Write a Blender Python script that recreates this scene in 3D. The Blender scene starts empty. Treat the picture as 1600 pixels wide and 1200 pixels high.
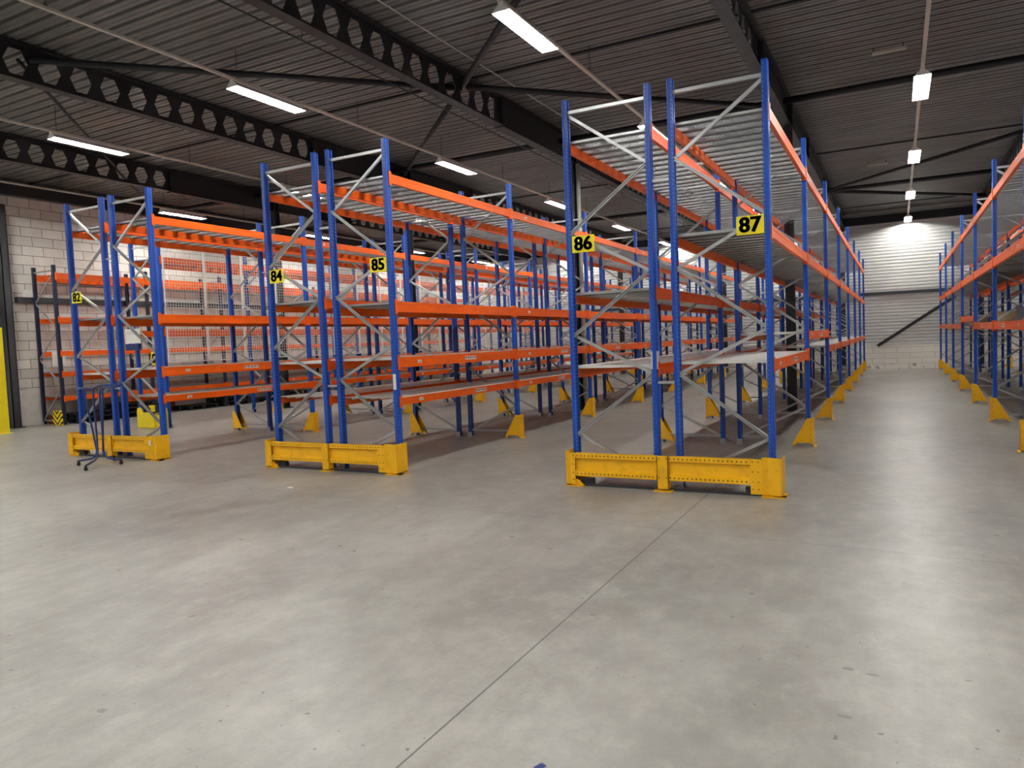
import bpy, math, random
from mathutils import Vector, Matrix
random.seed(7)
C = bpy.context.scene.collection

# ------------------------------------------------------------------ camera
YAW, PITCH, ROLL, CAMH = 0.4862, -0.0558, 0.0403, 1.783
fw = Vector((-math.sin(YAW)*math.cos(PITCH), math.cos(YAW)*math.cos(PITCH), math.sin(PITCH)))
r0 = Vector((math.cos(YAW), math.sin(YAW), 0)); u0 = r0.cross(fw)
cr, sr = math.cos(-ROLL), math.sin(-ROLL)
rt = r0*cr + u0*sr; up = u0*cr - r0*sr
cam_d = bpy.data.cameras.new('camera'); cam = bpy.data.objects.new('camera', cam_d); C.objects.link(cam)
cam.matrix_world = Matrix(((rt.x, up.x, -fw.x, 0), (rt.y, up.y, -fw.y, 0), (rt.z, up.z, -fw.z, CAMH), (0, 0, 0, 1)))
cam_d.sensor_width = 36; cam_d.lens = 1141.76/1600*36; cam_d.clip_start = 0.05; cam_d.clip_end = 200
bpy.context.scene.camera = cam

# ------------------------------------------------------------------ world, exposure
TUBE = 75.0            # radiance of the fluorescent tubes
w = bpy.data.worlds.new('world'); bpy.context.scene.world = w; w.use_nodes = True
w.node_tree.nodes['Background'].inputs[0].default_value = (0.6, 0.65, 0.75, 1)
w.node_tree.nodes['Background'].inputs[1].default_value = 0.02
vs = bpy.context.scene.view_settings
vs.view_transform = 'Standard'; vs.look = 'None'; vs.gamma = 1; vs.use_curve_mapping = False
vs.exposure = 2.2

# ------------------------------------------------------------------ materials
def mat(name, col, rough=0.5, metal=0.0, emit=None, bump=0, spec=None):
    m = bpy.data.materials.new(name); m.use_nodes = True
    b = m.node_tree.nodes['Principled BSDF']
    b.inputs['Base Color'].default_value = (*col, 1); b.inputs['Roughness'].default_value = rough
    b.inputs['Metallic'].default_value = metal
    if spec is not None: b.inputs['Specular IOR Level'].default_value = spec
    if emit:
        b.inputs['Emission Color'].default_value = (*col, 1); b.inputs['Emission Strength'].default_value = emit
    return m
class NT:
    def __init__(s, m): s.t = m.node_tree; s.b = s.t.nodes['Principled BSDF']
    def n(s, typ, **kw):
        x = s.t.nodes.new('ShaderNode'+typ)
        for k, v in kw.items(): setattr(x, k, v)
        return x
    def l(s, a, b): s.t.links.new(a, b)
    def val(s, sock, v):
        if hasattr(v, 'links') or isinstance(v, bpy.types.NodeSocket): s.l(v, sock)
        else: sock.default_value = v
    def math(s, op, a, b=0.0, c=None, clamp=False):
        x = s.n('Math', operation=op, use_clamp=clamp); s.val(x.inputs[0], a); s.val(x.inputs[1], b)
        if c is not None: s.val(x.inputs[2], c)
        return x.outputs[0]
    def mix(s, f, a, b):
        x = s.n('Mix', data_type='RGBA'); s.val(x.inputs[0], f)
        for so, v in ((x.inputs[6], a), (x.inputs[7], b)):
            if isinstance(v, tuple): so.default_value = (*v, 1)
            else: s.l(v, so)
        return x.outputs[2]
    def noise(s, vec, scale, detail=3, rough=.55):
        x = s.n('TexNoise'); x.inputs['Scale'].default_value = scale; x.inputs['Detail'].default_value = detail
        x.inputs['Roughness'].default_value = rough
        s.l(vec, x.inputs['Vector']); return x.outputs[0]
    def ramp(s, f, lo, hi):
        x = s.n('MapRange', clamp=True); s.l(f, x.inputs[0]); x.inputs[1].default_value = lo; x.inputs[2].default_value = hi
        return x.outputs[0]
    def obj(s): return s.n('TexCoord').outputs['Object']
    def sep(s, v):
        x = s.n('SeparateXYZ'); s.l(v, x.inputs[0]); return x.outputs
    def mapping(s, v, sc):
        x = s.n('Mapping'); s.l(v, x.inputs[0]); x.inputs['Scale'].default_value = sc; return x.outputs[0]
    def bump(s, h, strength=.3, dist=.01):
        x = s.n('Bump'); x.inputs['Strength'].default_value = strength; x.inputs['Distance'].default_value = dist
        s.l(h, x.inputs['Height']); s.l(x.outputs[0], s.b.inputs['Normal'])

def painted(name, col, rough, dirt=.25, metal=0.0):
    m = mat(name, col, rough, metal); n = NT(m)
    f = n.noise(n.obj(), 7, 4)
    d = n.ramp(f, .52, .75)
    n.l(n.mix(n.math('MULTIPLY', d, dirt), col, tuple(c*.45+.01 for c in col)), n.b.inputs['Base Color'])
    n.l(n.math('MULTIPLY_ADD', f, .25, rough-.12), n.b.inputs['Roughness'])
    return m
def holes(m, rows, pitch, half, axis='z', nrm=None, hole=(.02,.02,.02)):
    """perforation pattern: rows = list of (axis name, centre, halfwidth, normal axis)"""
    n = NT(m); s = dict(zip('xyz', n.sep(n.obj())))
    g = n.n('NewGeometry'); tr = n.n('VectorTransform', vector_type='NORMAL', convert_from='WORLD', convert_to='OBJECT')
    n.l(g.outputs['Normal'], tr.inputs[0]); ns = dict(zip('xyz', n.sep(tr.outputs[0])))
    fr = n.math('FRACT', n.math('DIVIDE', s[axis], pitch))
    a = n.math('LESS_THAN', n.math('ABSOLUTE', n.math('SUBTRACT', fr, .5)), half)
    tot = None
    for ax, c, hw, na in rows:
        k = n.math('LESS_THAN', n.math('ABSOLUTE', n.math('SUBTRACT', s[ax], c)), hw)
        k = n.math('MULTIPLY', k, n.math('GREATER_THAN', n.math('ABSOLUTE', ns[na]), .7))
        tot = k if tot is None else n.math('MAXIMUM', tot, k)
    f = n.math('MULTIPLY', a, tot)
    old = n.b.inputs['Base Color'].links[0].from_socket
    n.l(n.mix(f, old, hole), n.b.inputs['Base Color'])
    return m

M = {}
for sd in (1, -1):
    M['blue%d' % sd] = holes(painted('blue_paint', (.004, .07, .43), .32, .35), [('x', -.018*sd, .0035, 'y'), ('y', .03, .004, 'x'), ('y', -.03, .004, 'x')], .05, .22, hole=(.12, .22, .5))
    M['navy%d' % sd] = holes(painted('navy_paint', (.006, .012, .045), .4, .3), [('x', -.0, .004, 'y')], .05, .22, hole=(.22, .25, .32))
M['orange'] = painted('orange_paint', (.88, .125, .002), .42, .22)
M['orange'].node_tree.nodes['Principled BSDF'].inputs['Specular IOR Level'].default_value = .35
M['yellow'] = painted('yellow_paint', (.95, .5, .003), .42, .4)
M['railyellow'] = holes(painted('yellow_rail_paint', (.95, .5, .003), .42, .4), [('z', .38, .008, 'y'), ('z', .16, .008, 'y')], .05, .15, axis='x', hole=(.12, .04, .005))
M['safety'] = painted('safety_yellow', (.9, .72, .01), .45, .15)
M['galv'] = painted('galvanised_steel', (.5, .51, .52), .36, .3, metal=.7)
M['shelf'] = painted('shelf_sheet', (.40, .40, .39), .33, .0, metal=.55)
M['litsheet'] = painted('lit_shelf_sheet', (.78, .77, .73), .34, .1, metal=.15)  # same shelf sheet, colour raised to paint in light the low decks miss
M['wire'] = mat('zinc_wire', (.62, .62, .6), .35, .6)
M['white'] = painted('white_paint', (.8, .79, .75), .5, .2)
M['dark'] = painted('dark_steel', (.014, .014, .019), .5, .2)
M['column'] = painted('column_steel', (.03, .032, .038), .45, .2)
M['black'] = mat('black_plastic', (.01, .01, .012), .5)
M['boltdark'] = mat('bolt_dark', (.16, .06, .008), .6)
M['signyellow'] = mat('sign_yellow', (1.0, .84, .005), .5)
M['signblack'] = mat('sign_black', (.012, .01, .01), .55)
M['paper'] = mat('label_paper', (.82, .8, .76), .6)
M['ink'] = mat('label_ink', (.05, .05, .05), .6)
M['track'] = mat('track_enamel', (.55, .52, .46), .45)
M['reflector'] = mat('lamp_enamel', (.85, .85, .83), .35)
M['tube'] = mat('fluorescent_tube', (1, .985, .94), .5, emit=TUBE)
M['pipe'] = mat('pipe_plastic', (.45, .45, .43), .45)
M['brown'] = painted('brown_board', (.16, .035, .012), .7)
M['cart'] = mat('cart_blue', (.015, .04, .17), .3, .2)
M['rubber'] = mat('rubber', (.015, .015, .015), .6)
M['crate'] = painted('pallet_wood', (.42, .3, .16), .75)

# floor: power-floated concrete, saw-cut joints, stains
def floor_mat():
    m = mat('polished_concrete', (.3, .3, .27), .35); n = NT(m); o = n.obj(); x, y, z = n.sep(o)
    big = n.noise(n.mapping(o, (1, .55, 1)), .55, 5, .6)
    mid = n.noise(n.mapping(o, (1, .8, 1)), 2.2, 6, .65)
    fine = n.noise(o, 34, 4, .7)
    c = n.mix(n.ramp(big, .35, .68), (.215, .205, .185), (.385, .378, .345))
    c = n.mix(n.math('MULTIPLY', n.ramp(mid, .45, .75), .5), c, (.5, .49, .45))
    c = n.mix(n.math('MULTIPLY', n.ramp(fine, .45, .8), .22), c, (.18, .17, .15))
    # forklift streaks along the aisles
    st = n.noise(n.mapping(o, (2.6, .16, 1)), 1.6, 4, .6)
    c = n.mix(n.math('MULTIPLY', n.ramp(st, .5, .72), .28), c, (.23, .22, .195))
    blot = n.noise(n.mapping(o, (1, .7, 1)), 5.5, 6, .7)
    c = n.mix(n.math('MULTIPLY', n.ramp(blot, .5, .68), .32), c, (.17, .16, .14))
    c = n.mix(n.math('MULTIPLY', n.ramp(n.math('SUBTRACT', 1.0, blot), .52, .7), .3), c, (.52, .51, .47))
    grain = n.noise(o, 120, 3, .7)
    c = n.mix(n.math('MULTIPLY', n.ramp(grain, .5, .8), .25), c, (.16, .15, .13))
    pits = n.noise(o, 9, 2, .5)
    c = n.mix(n.math('MULTIPLY', n.ramp(pits, .735, .76), .7), c, (.07, .065, .06))
    pit2 = n.noise(o, 23, 2, .5)
    c = n.mix(n.math('MULTIPLY', n.ramp(pit2, .73, .75), .75), c, (.06, .055, .05))
    scr = n.noise(n.mapping(o, (3, 26, 1)), 2.4, 2, .4)
    c = n.mix(n.math('MULTIPLY', n.ramp(scr, .72, .76), .3), c, (.1, .09, .08))
    # joints
    j1 = n.math('LESS_THAN', n.math('ABSOLUTE', n.math('ADD', x, 1.9)), .0055)
    j2 = n.math('LESS_THAN', n.math('ABSOLUTE', n.math('SUBTRACT', n.math('MULTIPLY_ADD', x, .054, y), 6.46)), .005)
    c = n.mix(n.math('MULTIPLY', j1, .8), c, (.03, .025, .02))
    c = n.mix(n.math('MULTIPLY', j2, .55), c, (.06, .05, .04))
    wob = n.math('MULTIPLY', n.math('SUBTRACT', n.noise(o, 45, 3), .5), 4.0)
    spots = None
    for sx, sy, rx, ry in [(-.24, 4.12, .035, .02), (-.125, 4.09, .035, .014), (-2.67, 5.63, .03, .02), (-1.77, 4.34, .02, .015), (-.23, 3.59, .035, .015), (-1.95, 4.6, .02, .015),
                           (.61, 8.08, .05, .02), (-3.6, 2.2, .03, .02), (-5.6, 4.9, .04, .02), (-4.3, 3.3, .02, .03), (-.5, 2.9, .04, .02), (-6.7, 7.2, .06, .02), (.3, 4.2, .015, .01), (-.9, 5.1, .02, .02)]:
        d = n.math('ADD', n.math('POWER', n.math('DIVIDE', n.math('SUBTRACT', x, sx), rx), 2), n.math('POWER', n.math('DIVIDE', n.math('SUBTRACT', y, sy), ry), 2))
        k = n.math('LESS_THAN', n.math('ADD', d, wob), 1.0)
        spots = k if spots is None else n.math('MAXIMUM', spots, k)
    c = n.mix(n.math('MULTIPLY', spots, .5), c, (.07, .06, .045))
    n.l(c, n.b.inputs['Base Color'])
    rg = n.math('MULTIPLY_ADD', n.ramp(mid, .3, .7), .16, .26)
    n.l(n.math('MULTIPLY_ADD', fine, .08, rg), n.b.inputs['Roughness'])
    n.b.inputs['Specular IOR Level'].default_value = .6
    n.bump(n.math('ADD', n.math('MULTIPLY', mid, 1.0), n.math('MULTIPLY', fine, .15)), .12, .02)
    return m
def block_mat(name, ax, plain_top):
    m = mat(name, (.6, .58, .53), .8); n = NT(m); o = n.obj(); s = dict(zip('xyz', n.sep(o)))
    cb = n.n('CombineXYZ'); n.l(s[ax], cb.inputs[0]); n.l(s['z'], cb.inputs[1])
    b = n.n('TexBrick'); n.l(cb.outputs[0], b.inputs['Vector']); b.inputs['Scale'].default_value = 1
    b.inputs['Brick Width'].default_value = .585; b.inputs['Row Height'].default_value = .267
    b.inputs['Mortar Size'].default_value = .0075; b.inputs['Mortar Smooth'].default_value = .1; b.inputs['Bias'].default_value = 0
    b.inputs['Color1'].default_value = (.82, .785, .72, 1); b.inputs['Color2'].default_value = (.66, .635, .58, 1); b.inputs['Mortar'].default_value = (.06, .05, .04, 1)
    f = n.noise(o, 2.5, 5); d = n.noise(o, 40, 2)
    c = n.mix(n.math('MULTIPLY', n.ramp(f, .45, .75), .4), b.outputs[0], (.5, .48, .44))
    c = n.mix(n.math('MULTIPLY', d, .2), c, (.3, .28, .26))
    p = n.math('LESS_THAN', s['z'], plain_top)
    cp = n.mix(n.ramp(f, .4, .8), (.78, .75, .69), (.52, .49, .45))
    c = n.mix(p, c, cp)
    n.l(c, n.b.inputs['Base Color'])
    return m
def plinth_mat():
    m = mat('painted_blocks', (.75, .72, .66), .75); n = NT(m); o = n.obj(); x, y, z = n.sep(o)
    cb = n.n('CombineXYZ'); n.l(x, cb.inputs[0]); n.l(z, cb.inputs[1])
    b = n.n('TexBrick'); n.l(cb.outputs[0], b.inputs['Vector']); b.inputs['Scale'].default_value = 1
    b.inputs['Brick Width'].default_value = .95; b.inputs['Row Height'].default_value = .235; b.inputs['Mortar Size'].default_value = .008
    b.inputs['Color1'].default_value = (.9, .87, .8, 1); b.inputs['Color2'].default_value = (.84, .81, .74, 1); b.inputs['Mortar'].default_value = (.55, .48, .4, 1)
    f = n.noise(o, 3, 5); st = n.math('MULTIPLY', n.ramp(n.noise(o, 5, 3), .6, .68), n.math('LESS_THAN', z, .25))
    c = n.mix(n.math('MULTIPLY', n.ramp(f, .5, .8), .3), b.outputs[0], (.7, .66, .58))
    c = n.mix(n.math('MULTIPLY', st, .7), c, (.13, .11, .1))
    n.l(c, n.b.inputs['Base Color']); return m
def deck_mat(name, a, b_, rough, metal=0.0):
    m = mat(name, a, rough, metal); n = NT(m); o = n.obj()
    f = n.noise(n.mapping(o, (.35, 1.6, 1)), 1.3, 5, .6)
    n.l(n.mix(n.ramp(f, .35, .7), a, b_), n.b.inputs['Base Color']); return m
M['floor'] = floor_mat()
M['blocks'] = block_mat('concrete_blocks', 'y', 1.0)
M['plinth'] = plinth_mat()
M['roof'] = deck_mat('roof_sheet', (.185, .178, .176), (.12, .118, .117), .42, .0)
M['cladding'] = deck_mat('wall_sheet', (.74, .74, .72), (.62, .62, .6), .38, .2)
def chevron():
    m = mat('hazard_chevrons', (.9, .7, .01), .5); n = NT(m); x, y, z = n.sep(n.obj())
    v = n.math('SUBTRACT', z, n.math('ABSOLUTE', x))
    k = n.math('LESS_THAN', n.math('FRACT', n.math('DIVIDE', v, .15)), .42)
    n.l(n.mix(k, (.88, .62, .01), (.012, .01, .01)), n.b.inputs['Base Color']); return m
M['chevron'] = chevron()

# ------------------------------------------------------------------ mesh helpers
class MB:
    def __init__(s): s.v = []; s.f = []; s.mi = []; s.cur = 0
    def add(s, vs, fs):
        k = len(s.v); s.v += [tuple(a) for a in vs]
        for f in fs: s.f.append([i+k for i in f]); s.mi.append(s.cur)
    def box(s, x0, x1, y0, y1, z0, z1):
        s.add([(x0,y0,z0),(x1,y0,z0),(x1,y1,z0),(x0,y1,z0),(x0,y0,z1),(x1,y0,z1),(x1,y1,z1),(x0,y1,z1)],
              [(3,2,1,0),(4,5,6,7),(0,1,5,4),(1,2,6,5),(2,3,7,6),(3,0,4,7)])
    def prism(s, prof, a0, a1, axis='z'):
        """closed polygon profile swept along an axis; profile in the two other axes (cyclic order)"""
        n = len(prof)
        def P(p, a): return {'z': (p[0], p[1], a), 'y': (p[0], a, p[1]), 'x': (a, p[0], p[1])}[axis]
        vs = [P(p, a0) for p in prof]+[P(p, a1) for p in prof]
        fs = [(i, (i+1) % n, (i+1) % n+n, i+n) for i in range(n)]+[tuple(range(n))[::-1], tuple(range(n, 2*n))]
        s.add(vs, fs)
    def bar(s, a, b, w, h, ref=(0, 1, 0)):
        """rectangular bar a->b, h wide along ref, w along the third direction"""
        a = Vector(a); b = Vector(b); d = (b-a).normalized(); r = Vector(ref); r = (r-d*r.dot(d))
        if r.length < 1e-4: r = Vector((1, 0, 0))-d*d.x
        r.normalize(); t = d.cross(r)
        vs = [p+r*(i*h/2)+t*(j*w/2) for p in (a, b) for i, j in ((-1,-1),(1,-1),(1,1),(-1,1))]
        s.add(vs, [(0,1,5,4),(1,2,6,5),(2,3,7,6),(3,0,4,7),(3,2,1,0),(4,5,6,7)])
    def tube(s, pts, r, n=8, cap=True):
        pts = [Vector(p) for p in pts]; k = len(s.v); rings = []
        for i, p in enumerate(pts):
            d = (pts[min(i+1, len(pts)-1)]-pts[max(i-1, 0)]).normalized()
            u = Vector((0, 0, 1)) if abs(d.z) < .9 else Vector((1, 0, 0))
            a = d.cross(u).normalized(); b = d.cross(a)
            rings.append([p+a*(r*math.cos(2*math.pi*j/n))+b*(r*math.sin(2*math.pi*j/n)) for j in range(n)])
        vs = [v for q in rings for v in q]; fs = []
        for i in range(len(pts)-1):
            for j in range(n): fs.append((i*n+j, i*n+(j+1) % n, (i+1)*n+(j+1) % n, (i+1)*n+j))
        if cap: fs += [tuple(range(n))[::-1], tuple(range((len(pts)-1)*n, len(pts)*n))]
        s.add(vs, fs)
    def mesh(s, name, mats, smooth=False):
        me = bpy.data.meshes.new(name); me.from_pydata(s.v, [], s.f); me.update()
        for m in (mats if isinstance(mats, (list, tuple)) else [mats]): me.materials.append(M[m] if isinstance(m, str) else m)
        me.polygons.foreach_set('material_index', s.mi)
        if smooth: me.polygons.foreach_set('use_smooth', [True]*len(me.polygons))
        return me
def arc(c, r, a0, a1, n, plane='xz', y=0):
    out = []
    for i in range(n+1):
        a = a0+(a1-a0)*i/n; p, q_ = c[0]+r*math.cos(a), c[1]+r*math.sin(a)
        out.append((p, y, q_) if plane == 'xz' else (y, p, q_))
    return out
def put(name, me, parent=None, loc=(0, 0, 0), rz=0.0, label=None):
    o = bpy.data.objects.new(name, me); C.objects.link(o)
    if parent: o.parent = parent
    o.location = loc
    if rz: o.rotation_euler = (0, 0, rz)
    if label: o['label'] = label
    return o
def tag(o, label, cat, group=None):
    o['label'] = label; o['category'] = cat
    if group: o['group'] = group
    return o
def thing(name, label, cat, loc=(0, 0, 0), group=None, rz=0.0):
    o = bpy.data.objects.new(name, None); C.objects.link(o); o.empty_display_size = .2
    o.location = loc; o.rotation_euler = (0, 0, rz); return tag(o, label, cat, group)
def struct(name, me, loc=(0, 0, 0)):
    o = put(name, me, None, loc); o['kind'] = 'structure'; return o
ORD = ['first', 'second', 'third', 'fourth', 'fifth', 'sixth', 'seventh', 'eighth', 'ninth']

# ------------------------------------------------------------------ grid of the hall
BAY = 3.7; Y0 = 8.4455; HP = 4.716; NF = 8
DEP = 1.036; GAP = .268; PIT = 5.0924; XA = -3.5717
XW, XE, YB, YF, ZR = -21.75, 12.0, -8.0, 35.75, 6.87     # walls, roof underside
def rowx(k):      # the four upright lines of pair k
    a = XA+k*PIT; return a, a+DEP, a+DEP+GAP, a+2*DEP+GAP

# shell
b = MB(); b.box(XW-.3, XE+.3, YB-.3, YF+.3, -.2, 0); struct('floor', b.mesh('floor', 'floor'))
b = MB(); b.box(XW-.25, XW, YB, YF, 0, ZR); struct('wall_left', b.mesh('wall_left', 'blocks'))
b = MB(); b.box(XE, XE+.25, YB, YF, 0, ZR); struct('wall_right', b.mesh('wall_right', 'blocks'))
b = MB(); b.box(XW-.25, XE+.25, YB-.25, YB, 0, ZR); struct('wall_back', b.mesh('wall_back', 'cladding'))
b = MB()                                                     # horizontally ribbed far wall
pit = .14; prof = [(YF+.15, 1.0)]; zz = 1.0
while zz < ZR+.1:
    prof += [(YF+.06, zz), (YF+.06, zz+.05), (YF+.025, zz+.07), (YF+.025, zz+.12)]; zz += pit
prof += [(YF+.15, zz)]
b.prism(prof, XW-.25, XE+.25, 'x'); struct('wall_front', b.mesh('wall_front', 'cladding'))
b = MB(); b.box(XW, XE, YF-.02, YF+.15, 0, 1.02); struct('trim_1', b.mesh('trim_1', 'plinth'))
b = MB()                                                     # trapezoidal roof deck, ribs across the aisles
prof = []; yy = YB-.25; i = 0
while yy < YF+.3:
    seam = .018 if i % 3 == 0 else 0
    prof += [(yy, ZR), (yy+.07, ZR), (yy+.08, ZR+.012), (yy+.095, ZR+.012), (yy+.105, ZR), (yy+.175, ZR), (yy+.19, ZR+.08), (yy+.235, ZR+.08+seam)]; yy += .25; i += 1
prof = prof+[(yy, ZR+.3), (YB-.25, ZR+.3)]
b.prism(prof, XW-.25, XE+.25, 'x'); struct('ceiling', b.mesh('ceiling', 'roof'))

# ------------------------------------------------------------------ light fixtures
LZ = 6.25
fx = {}
b = MB(); b.box(-.04, .04, -.8, .8, .05, .1); fx['housing'] = b.mesh('lamp_housing', 'reflector')
b = MB()
for s_ in (-1, 1):
    pr = [(s_*.04, .06), (s_*.14, -.03), (s_*.137, -.034), (s_*.04, .052)]
    b.prism(pr if s_ > 0 else pr[::-1], -.8, .8, 'y')
for e in (-.8, .797): b.prism([(-.04, .055), (-.135, -.03), (.135, -.03), (.04, .055)], e, e+.003, 'y')
fx['reflector'] = b.mesh('lamp_reflector', 'reflector')
b = MB(); b.tube([(0, -.75, 0), (0, .75, 0)], .014, 6, cap=False); fx['tube'] = b.mesh('lamp_tube', 'tube', True)
b = MB()
for e in (-.775, .755):
    for s_ in (-1, 1): b.box(s_*.065-.014, s_*.065+.014, e, e+.02, -.012, .05)
fx['holder'] = b.mesh('lamp_holder', 'reflector')
aisles = [(.446, 'over the wide right aisle', 1), (-4.65, 'left of the nearest rack pair', 1), (-9.75, 'left of the middle rack pair', 1),
          (-14.85, 'left of the leftmost rack pair', 1), (-19.95, 'along the concrete block wall', 1), (5.54, 'beyond the right-hand racks', 0)]
for x, where, vis in aisles:
    t = thing('lighting_track', 'thin beige ceiling track carrying the row of lights '+where, 'lighting track', (x, 0, LZ), 'lighting tracks')
    b = MB(); b.box(-.03, .03, YB+.5, YF-.1, .102, .14); put('rail', b.mesh('track_rail', 'track'), t)
    for j in range(14):
        y = -6.6+3.125*j
        if y > YF-.3: break
        b = MB(); b.tube([(0, y, .13), (0, y, ZR-LZ+.02)], .006, 5); b.box(-.02, .02, y-.02, y+.02, .135, .16)
        put('hanger_rod', b.mesh('hanger_rod', 'dark'), t)
    for k in range(-2, 5):
        y = 9.7+6.25*k
        lab = ('glowing twin-tube light %s, %s from the rack fronts' % (where, ORD[k])) if k >= 0 else ('glowing twin-tube light %s, %s' % (where, 'over the open floor' if k == -1 else 'behind the open floor'))
        f = thing('fluorescent_light', lab, 'ceiling light', (x, y, LZ), 'fluorescent lights')
        put('housing', fx['housing'], f); put('reflector', fx['reflector'], f); put('lamp_holder', fx['holder'], f)
        for s_ in (-1, 1): put('tube', fx['tube'], f, (s_*.065, 0, .015))

# ------------------------------------------------------------------ roof steel
BZ, BT = 6.25, 6.84
def ibeam(b, x, y0, y1, z0=BZ, z1=BT, w=.2, t=.02):
    b.box(x-w/2, x+w/2, y0, y1, z0, z0+t); b.box(x-w/2, x+w/2, y0, y1, z1-t, z1)
    b.box(x-.007, x+.007, y0, y1, z0+t, z1-t)
def castell(b, x, y0, y1, z0=BZ, z1=BT, pitch=.52, w=.2, t=.02):
    """web with hexagonal openings between two flanges"""
    b.box(x-w/2, x+w/2, y0, y1, z0, z0+t); b.box(x-w/2, x+w/2, y0, y1, z1-t, z1)
    n = round((y1-y0)/pitch); p = (y1-y0)/n; zc = (z0+z1)/2; hh = .2; s_ = .007
    for i in range(n):
        a = y0+i*p; c = a+p/2; hw, hn = .19, .095
        hexa = [(c-hw, zc), (c-hn, zc-hh), (c+hn, zc-hh), (c+hw, zc), (c+hn, zc+hh), (c-hn, zc+hh)]
        lo, hi = z0+t, z1-t
        polys = [[(a, lo), (a+p, lo), hexa[2], hexa[1]], [(a, lo), hexa[1], hexa[0], (a, zc)], [(a+p, lo), (a+p, zc), hexa[3], hexa[2]],
                 [(a, hi), hexa[5], hexa[4], (a+p, hi)], [(a, hi), (a, zc), hexa[0], hexa[5]], [(a+p, hi), hexa[4], hexa[3], (a+p, zc)]]
        for sx in (-s_, s_):
            for q in polys:
                k = [(x+sx, py, pz) for py, pz in q]
                b.add(k if sx > 0 else k[::-1], [tuple(range(4))])
        for j in range(6):
            g, h = hexa[j], hexa[(j+1) % 6]
            b.add([(x-s_, *g), (x+s_, *g), (x+s_, *h), (x-s_, *h)], [(0, 1, 2, 3)])
BX = [-17.4, -12.3, -7.2, -2.08, 3.05]
bn = ['', 'over the leftmost rack pair', 'over the middle rack pair', 'over the nearest rack pair', 'over the right-hand racks']
bn[0] = 'over the white-meshed rack'
for x, nm in zip(BX, bn):
    t = thing('roof_beam', 'long dark roof beam with hexagonal openings '+nm, 'roof beam', (x, 0, 0), 'castellated roof beams')
    b = MB(); castell(b, 0, -3.4, 13.5); castell(b, 0, 20.9, 31.8); put('castellated_web', b.mesh('castellated_web', 'dark'), t)
    b = MB(); ibeam(b, 0, 13.5, 20.9, BZ-.03, BT, .22); ibeam(b, 0, 31.8, YF, BZ-.03, BT, .22); ibeam(b, 0, YB, -3.4, BZ-.03, BT, .22)
    for yy in (13.5, 17.2, 17.4, 20.88): b.box(-.1, .1, yy, yy+.015, BZ, BT-.02)
    put('solid_haunch', b.mesh('solid_haunch', 'dark'), t)
    for j, y in enumerate((17.3, 35.4)):
        b = MB(); a, c = .09, .12
        b.box(-a, a, y-c, y-c+.015, 0, BZ-.03); b.box(-a, a, y+c-.015, y+c, 0, BZ-.03); b.box(-.006, .006, y-c, y+c, 0, BZ-.03)
        o = put('steel_column', b.mesh('steel_column', 'column'), None, (x, 0, 0)); tag(o, 'dark steel column %s, under the roof beam %s' % ('in mid-hall' if j == 0 else 'at the far wall', nm), 'column')
        b = MB(); b.box(-.17, .17, y-.2, y+.2, 0, .02); put('base_plate', b.mesh('base_plate', 'column'), o)
b = MB(); b.tube([(-7.04, 17.3, .3), (-7.04, 17.3, 6.2)], .055, 10)
tag(put('drain_pipe', b.mesh('drain_pipe', 'pipe', True)), 'pale grey downpipe on the steel column behind the rack 86 upright', 'pipe')
ZT = 6.62
def brace(a, b_, r, lab, nm='roof_brace', z=ZT, cat='roof brace'):
    m = MB(); m.tube([(a[0], a[1], z), (b_[0], b_[1], z)], r, 10)
    tag(put(nm, m.mesh(nm, 'dark', True)), lab, cat)
brace((-12.25, 7.1), (-7.28, 12.05), .055, 'dark diagonal roof tube at upper left, ending at the second hexagon-holed beam')
brace((-7.12, 12.1), (-2.15, 17.0), .055, 'dark diagonal roof tube above the front of the nearest rack pair')
brace((-4.2, 9.0), (-7.12, 11.98), .055, 'dark diagonal roof tube passing behind the top centre lamp')
brace((-7.28, 12.15), (-12.2, 17.1), .055, 'dark diagonal roof tube rising from above the middle rack pair')
brace((-12.4, 7.0), (-17.3, 11.9), .03, 'thin dark diagonal roof rod at the upper left, above the left aisle lamp')
brace((-17.45, 12.0), (-21.6, 16.2), .03, 'thin dark diagonal roof rod above the leftmost rack pair')
brace((-2.0, 27.8), (2.97, 22.7), .05, 'dark diagonal roof tube over the wide right aisle, rising to the right')
brace((-2.0, 28.1), (2.97, 33.0), .06, 'dark diagonal roof tube over the wide right aisle, crossing before the far lamps')
for i in range(5):
    xa = [XW, *BX, XE][i]; xb = [XW, *BX, XE][i+1]
    for y, r in ((16.6, .07), (28.0, .07)):
        brace((xa+.02, y), (xb-.02, y), r, 'dark roof cross tube %s %s' % ('at mid-hall' if y < 20 else 'nearer the far wall,', ['by the block wall', 'left of the leftmost rack pair', 'left of the middle rack pair', 'left of the nearest rack pair', 'over the wide aisle'][i]), 'roof_tie')
for y, nmz in ((12.35, 'front'), (23.1, 'middle'), (34.0, 'far')):
    m = MB(); m.box(XW, XE, y-.02, y+.02, ZR-.035, ZR+.005)
    tag(put('roof_seam', m.mesh('roof_seam', 'dark')), 'thin dark sheet joint across the %s part of the roof' % nmz, 'roof joint')
m = MB(); m.tube([(-6.55, YB+1, 6.78), (-6.55, 17, 6.78)], .012, 6); tag(put('conduit', m.mesh('conduit', 'pipe', True)), 'thin pale conduit running beside the roof beam over racks 84 and 85', 'conduit')
m = MB(); m.tube([(-7.345, YB+1, 6.14), (-7.345, YF-.2, 6.14)], .011, 6)
for j in range(16): m.tube([(-7.345, -5+2.6*j, 6.14), (-7.32, -5+2.6*j, 6.27)], .006, 5)
tag(put('cable', m.mesh('cable', 'black', True)), 'black cable strung just below the roof beam over racks 84 and 85', 'cable')
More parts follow.
